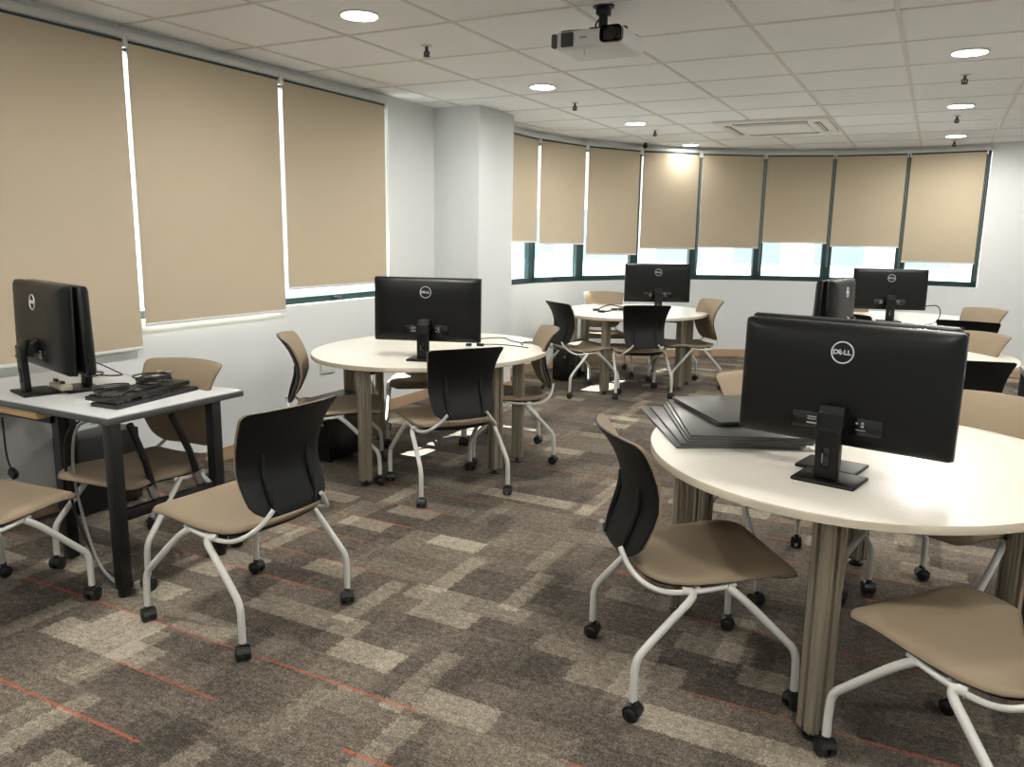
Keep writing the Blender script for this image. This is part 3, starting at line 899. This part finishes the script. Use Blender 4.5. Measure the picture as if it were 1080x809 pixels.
# cable loop on the upper keyboard
pts = [(-2.965+.040*cos(a*.5)*(1+.006*a), 2.10+.080*sin(a*.5), DESKZ+.0255+.028+.0005*a) for a in range(0, 40)]
tag(MB().tube(pts, .0028, n=7, smooth=1).build('cable_loop', M['cable']), 'thin black cord looped over the left end of the upper keyboard', 'cable')

# thin cables lying on the desk behind the monitors
def cord(name, pts, label, r=.003, m='cable', cat='cable', smooth=3):
    return tag(MB().tube(pts, r, n=8, smooth=smooth).build(name, M[m]), label, cat)
dz = DESKZ+.004
cord('desk_cable', [(-3.52, 2.36, dz), (-3.6, 2.42, dz), (-3.72, 2.50, dz+.03), (-3.80, 2.53, dz+.06), (-3.7, 2.55, dz+.04), (-3.54, 2.56, dz), (-3.47, 2.53, dz), (-3.52, 2.48, dz), (-3.62, 2.46, dz), (-3.68, 2.50, dz), (-3.62, 2.54, dz), (-3.57, 2.47, dz), (-3.55, 2.41, dz)], 'black cord looping over the grey desk behind the paired monitors')
t = thing('adapter_box', 'flat pale adapter box lying between the paired monitors on the grey desk', 'adapter', (-3.36, 2.137, DESKZ+.012), R(-15))
MB().box((0, 0, .012), (.15, .05, .024), bev=.006).build('adapter_case', M['maple_pale'], t)
for k in (-1, 1): MB().box((k*.04-.02, .0, .031), (.035, .014, .012), bev=.003).build('plug', M['caster'], t)
# hanging cables below the desk
cord('hanging_cable', [(-2.97, 2.0, .69), (-3.07, 1.99, .65), (-3.12, 2.0, .45), (-3.10, 2.02, .22), (-3.0, 2.0, .06), (-2.87, 1.98, .014), (-2.79, 1.99, .014)], 'grey cable hanging from under the grey desk down to the carpet', .006, 'grey_cable')
cord('black_lead', [(-3.02, 2.0, .69), (-3.13, 1.99, .62), (-3.17, 2.0, .45), (-3.15, 2.02, .22), (-3.05, 2.03, .05), (-2.92, 2.02, .014), (-2.84, 2.02, .014)], 'black cable beside the grey one, hanging under the grey desk', .0055)
t = thing('power_strip_plug', 'black and white plug lying on the carpet beside the desk leg', 'plug', (-2.80, 2.03, 0), 0)
MB().box((-.02, -.01, .013), (.06, .024, .022), bev=.006).build('plug_body', M['caster'], t)
MB().box((.018, -.01, .013), (.02, .03, .026), bev=.004).build('plug_collar', M['white_plastic'], t)
cord('wall_cable', [(-3.75, 1.99, .62), (-3.74, 2.0, .45), (-3.76, 2.0, .30), (-3.77, 2.0, .18)], 'black cable hanging in front of the white wall below the maple table', .004)
t = thing('mains_plug', 'black mains plug on a cable below the maple table', 'plug', (-3.62, 2.02, .40), 0)
MB().tube([(0, 0, .22), (.0, 0, .1), (.005, 0, .03), (.03, 0, -.02)], .0045, n=8).build('lead', M['cable'], t)
MB().box((.04, 0, -.035), (.05, .03, .04), bev=.01, rot=Matrix.Rotation(R(30), 3, 'Y')).build('plug_body', M['caster'], t)

# ------------------------------------------------------------------ PC towers on the floor
def tower(x, y, rz, label):
    t = thing('computer_tower', label, 'computer', (x, y, 0), R(rz), 'black computer towers on the carpet')
    MB().box((0, 0, .21), (.18, .36, .395), bev=.006).build('case', M['pc'], t)
    MB().box((0, -.184, .21), (.174, .014, .385), bev=.005).build('front_panel', M['monitor_gloss'], t)
    d = MB()
    for k in range(2): d.box((0, -.192, .335-.05*k), (.14, .003, .03), bev=.001)
    d.build('drive_bay', M['black_plastic'], t)
    MB().cyl((.05, -.190, .25), (.05, -.196, .25), .009, n=16).build('power_button', M['grey_plastic'], t)
    f = MB()
    for sx in (-1, 1):
        for sy in (-1, 1): f.cyl((sx*.07, sy*.15, 0), (sx*.07, sy*.15, .014), .014, n=12)
    f.build('foot', M['caster'], t)
    return t
tower(-3.815, 2.60, 0, 'black computer tower under the grey desk by the left wall')
tower(-3.39, 4.0, 0, 'black computer tower on the carpet under the left end of the middle left table')
tower(-3.27, 7.50, 0, 'black computer tower on the carpet at the left of the far left table')

# wall socket by the middle left table
t = thing('wall_socket', 'small white double wall socket behind the middle left table', 'socket', (XL, 4.55, .47), 0)
MB().box((.006, 0, 0), (.012, .15, .088), bev=.004).build('plate', M['white_plastic'], t)
b = MB()
for y in (-.035, .035): b.box((.0125, y, .02), (.004, .02, .012), bev=.001)
b.build('switch', M['grey_plastic'], t)

# ------------------------------------------------------------------ cables on the tables
cz = TH+.004
cord('table_cable', [(-2.80, 4.86, cz), (-2.75, 4.96, cz), (-2.68, 5.02, cz), (-2.60, 4.92, cz), (-2.52, 4.85, cz), (-2.40, 4.83, cz), (-2.38, 4.90, cz), (-2.46, 4.92, cz), (-2.45, 4.80, cz), (-2.40, 4.74, cz)], 'thin cable curling over the right end of the middle left table', .0032, 'cable')
cord('table_lead', [(-2.66, 4.58, cz+.002), (-2.55, 4.66, cz+.002), (-2.42, 4.66, cz+.002), (-2.30, 4.62, cz+.002)], 'straight cable crossing the middle left table toward its right edge', .0032, 'cable')
t = thing('cable_plugs', 'small black plugs lying beside the monitor on the middle left table', 'plug', (-2.62, 4.55, TH), 0)
MB().box((0, 0, .010), (.05, .022, .02), bev=.005).build('plug', M['caster'], t)
MB().box((-.07, -.03, .010), (.04, .02, .018), bev=.005, rot=Matrix.Rotation(.6, 3, 'Z')).build('plug', M['caster'], t)
t = thing('adapter_leads', 'black leads with plugs lying on the far left table', 'cable', (-2.85, 7.55, TH), 0)
MB().tube([(-.10, -.10, .006), (-.16, .15, .006), (-.22, .45, .006), (-.22, .62, .006), (-.12, .5, .006), (.0, .38, .006), (.06, .30, .006)], .006, n=8).build('lead', M['cable'], t)
MB().tube([(.02, -.25, .006), (.05, -.08, .006), (-.02, .12, .006), (.07, .30, .006)], .006, n=8).build('lead', M['cable'], t)
for (x, y, a) in ((-.10, -.12, 20), (.02, -.27, -10), (.04, .02, 60), (.10, .08, 30)):
    MB().box((x, y, .012), (.07, .03, .022), bev=.006, rot=Matrix.Rotation(R(a), 3, 'Z')).build('plug', M['caster'], t)
cord('monitor_lead', [(-.27, 7.99, cz), (-.15, 7.88, cz), (0, 7.92, cz), (.06, 8.03, cz+.02), (.085, 8.10, cz+.09), (.06, 8.16, cz+.16), (-.02, 8.17, cz+.15), (-.06, 8.17, cz+.14)], 'black lead curling up at the right of the far right monitor', .005)
cord('front_lead', [(-.30, 7.95, cz), (-.42, 7.90, cz), (-.52, 8.0, cz), (-.6, 8.15, cz)], 'black lead lying left of the far right monitor base', .004)

# ------------------------------------------------------------------ desk at the right edge
t = thing('folding_desk', 'grey desk with black leg cut off by the right edge beside the right middle table', 'desk', (0, 0, 0), 0)
tp = MB().box((1.095, 5.14, DESKZ-.002), (1.19, .67, .004)).build('desktop', M['desk_top'], t, smooth=0)
MB().box((1.095, 5.14, DESKZ-.0165), (1.2, .68, .025), bev=.003).build('edge_band', M['desk_edge'], tp)
for (x, y) in ((.525, 4.85), (.525, 5.44), (1.66, 4.85), (1.66, 5.44)):
    lg = MB().box((x, y, (.03+DESKZ-.029)/2), (.05, .05, DESKZ-.059), bev=.006).build('leg', M['black_metal'], t)
    MB().cyl((x, y, 0), (x, y, .032), .024, n=16).build('foot', M['caster'], lg)
MB().box((.525, 5.145, .33), (.03, .54, .045), bev=.004).build('crossbar', M['black_metal'], t)

# ------------------------------------------------------------------ daylight
w = bpy.data.worlds.new('daylight'); S.world = w; w.use_nodes = True
bg = w.node_tree.nodes['Background']; bg.inputs[0].default_value = (.86, .93, 1.0, 1); bg.inputs[1].default_value = 2.2
sd = bpy.data.lights.new('sun', 'SUN'); so = bpy.data.objects.new('sun', sd); COL.objects.link(so)
sd.energy = 42; sd.angle = R(.6); sd.color = (1, .96, .90)
so.rotation_euler = Vector((1, 0.02, -1.07)).to_track_quat('-Z', 'Y').to_euler()
so.location = (-12, 6, 12)
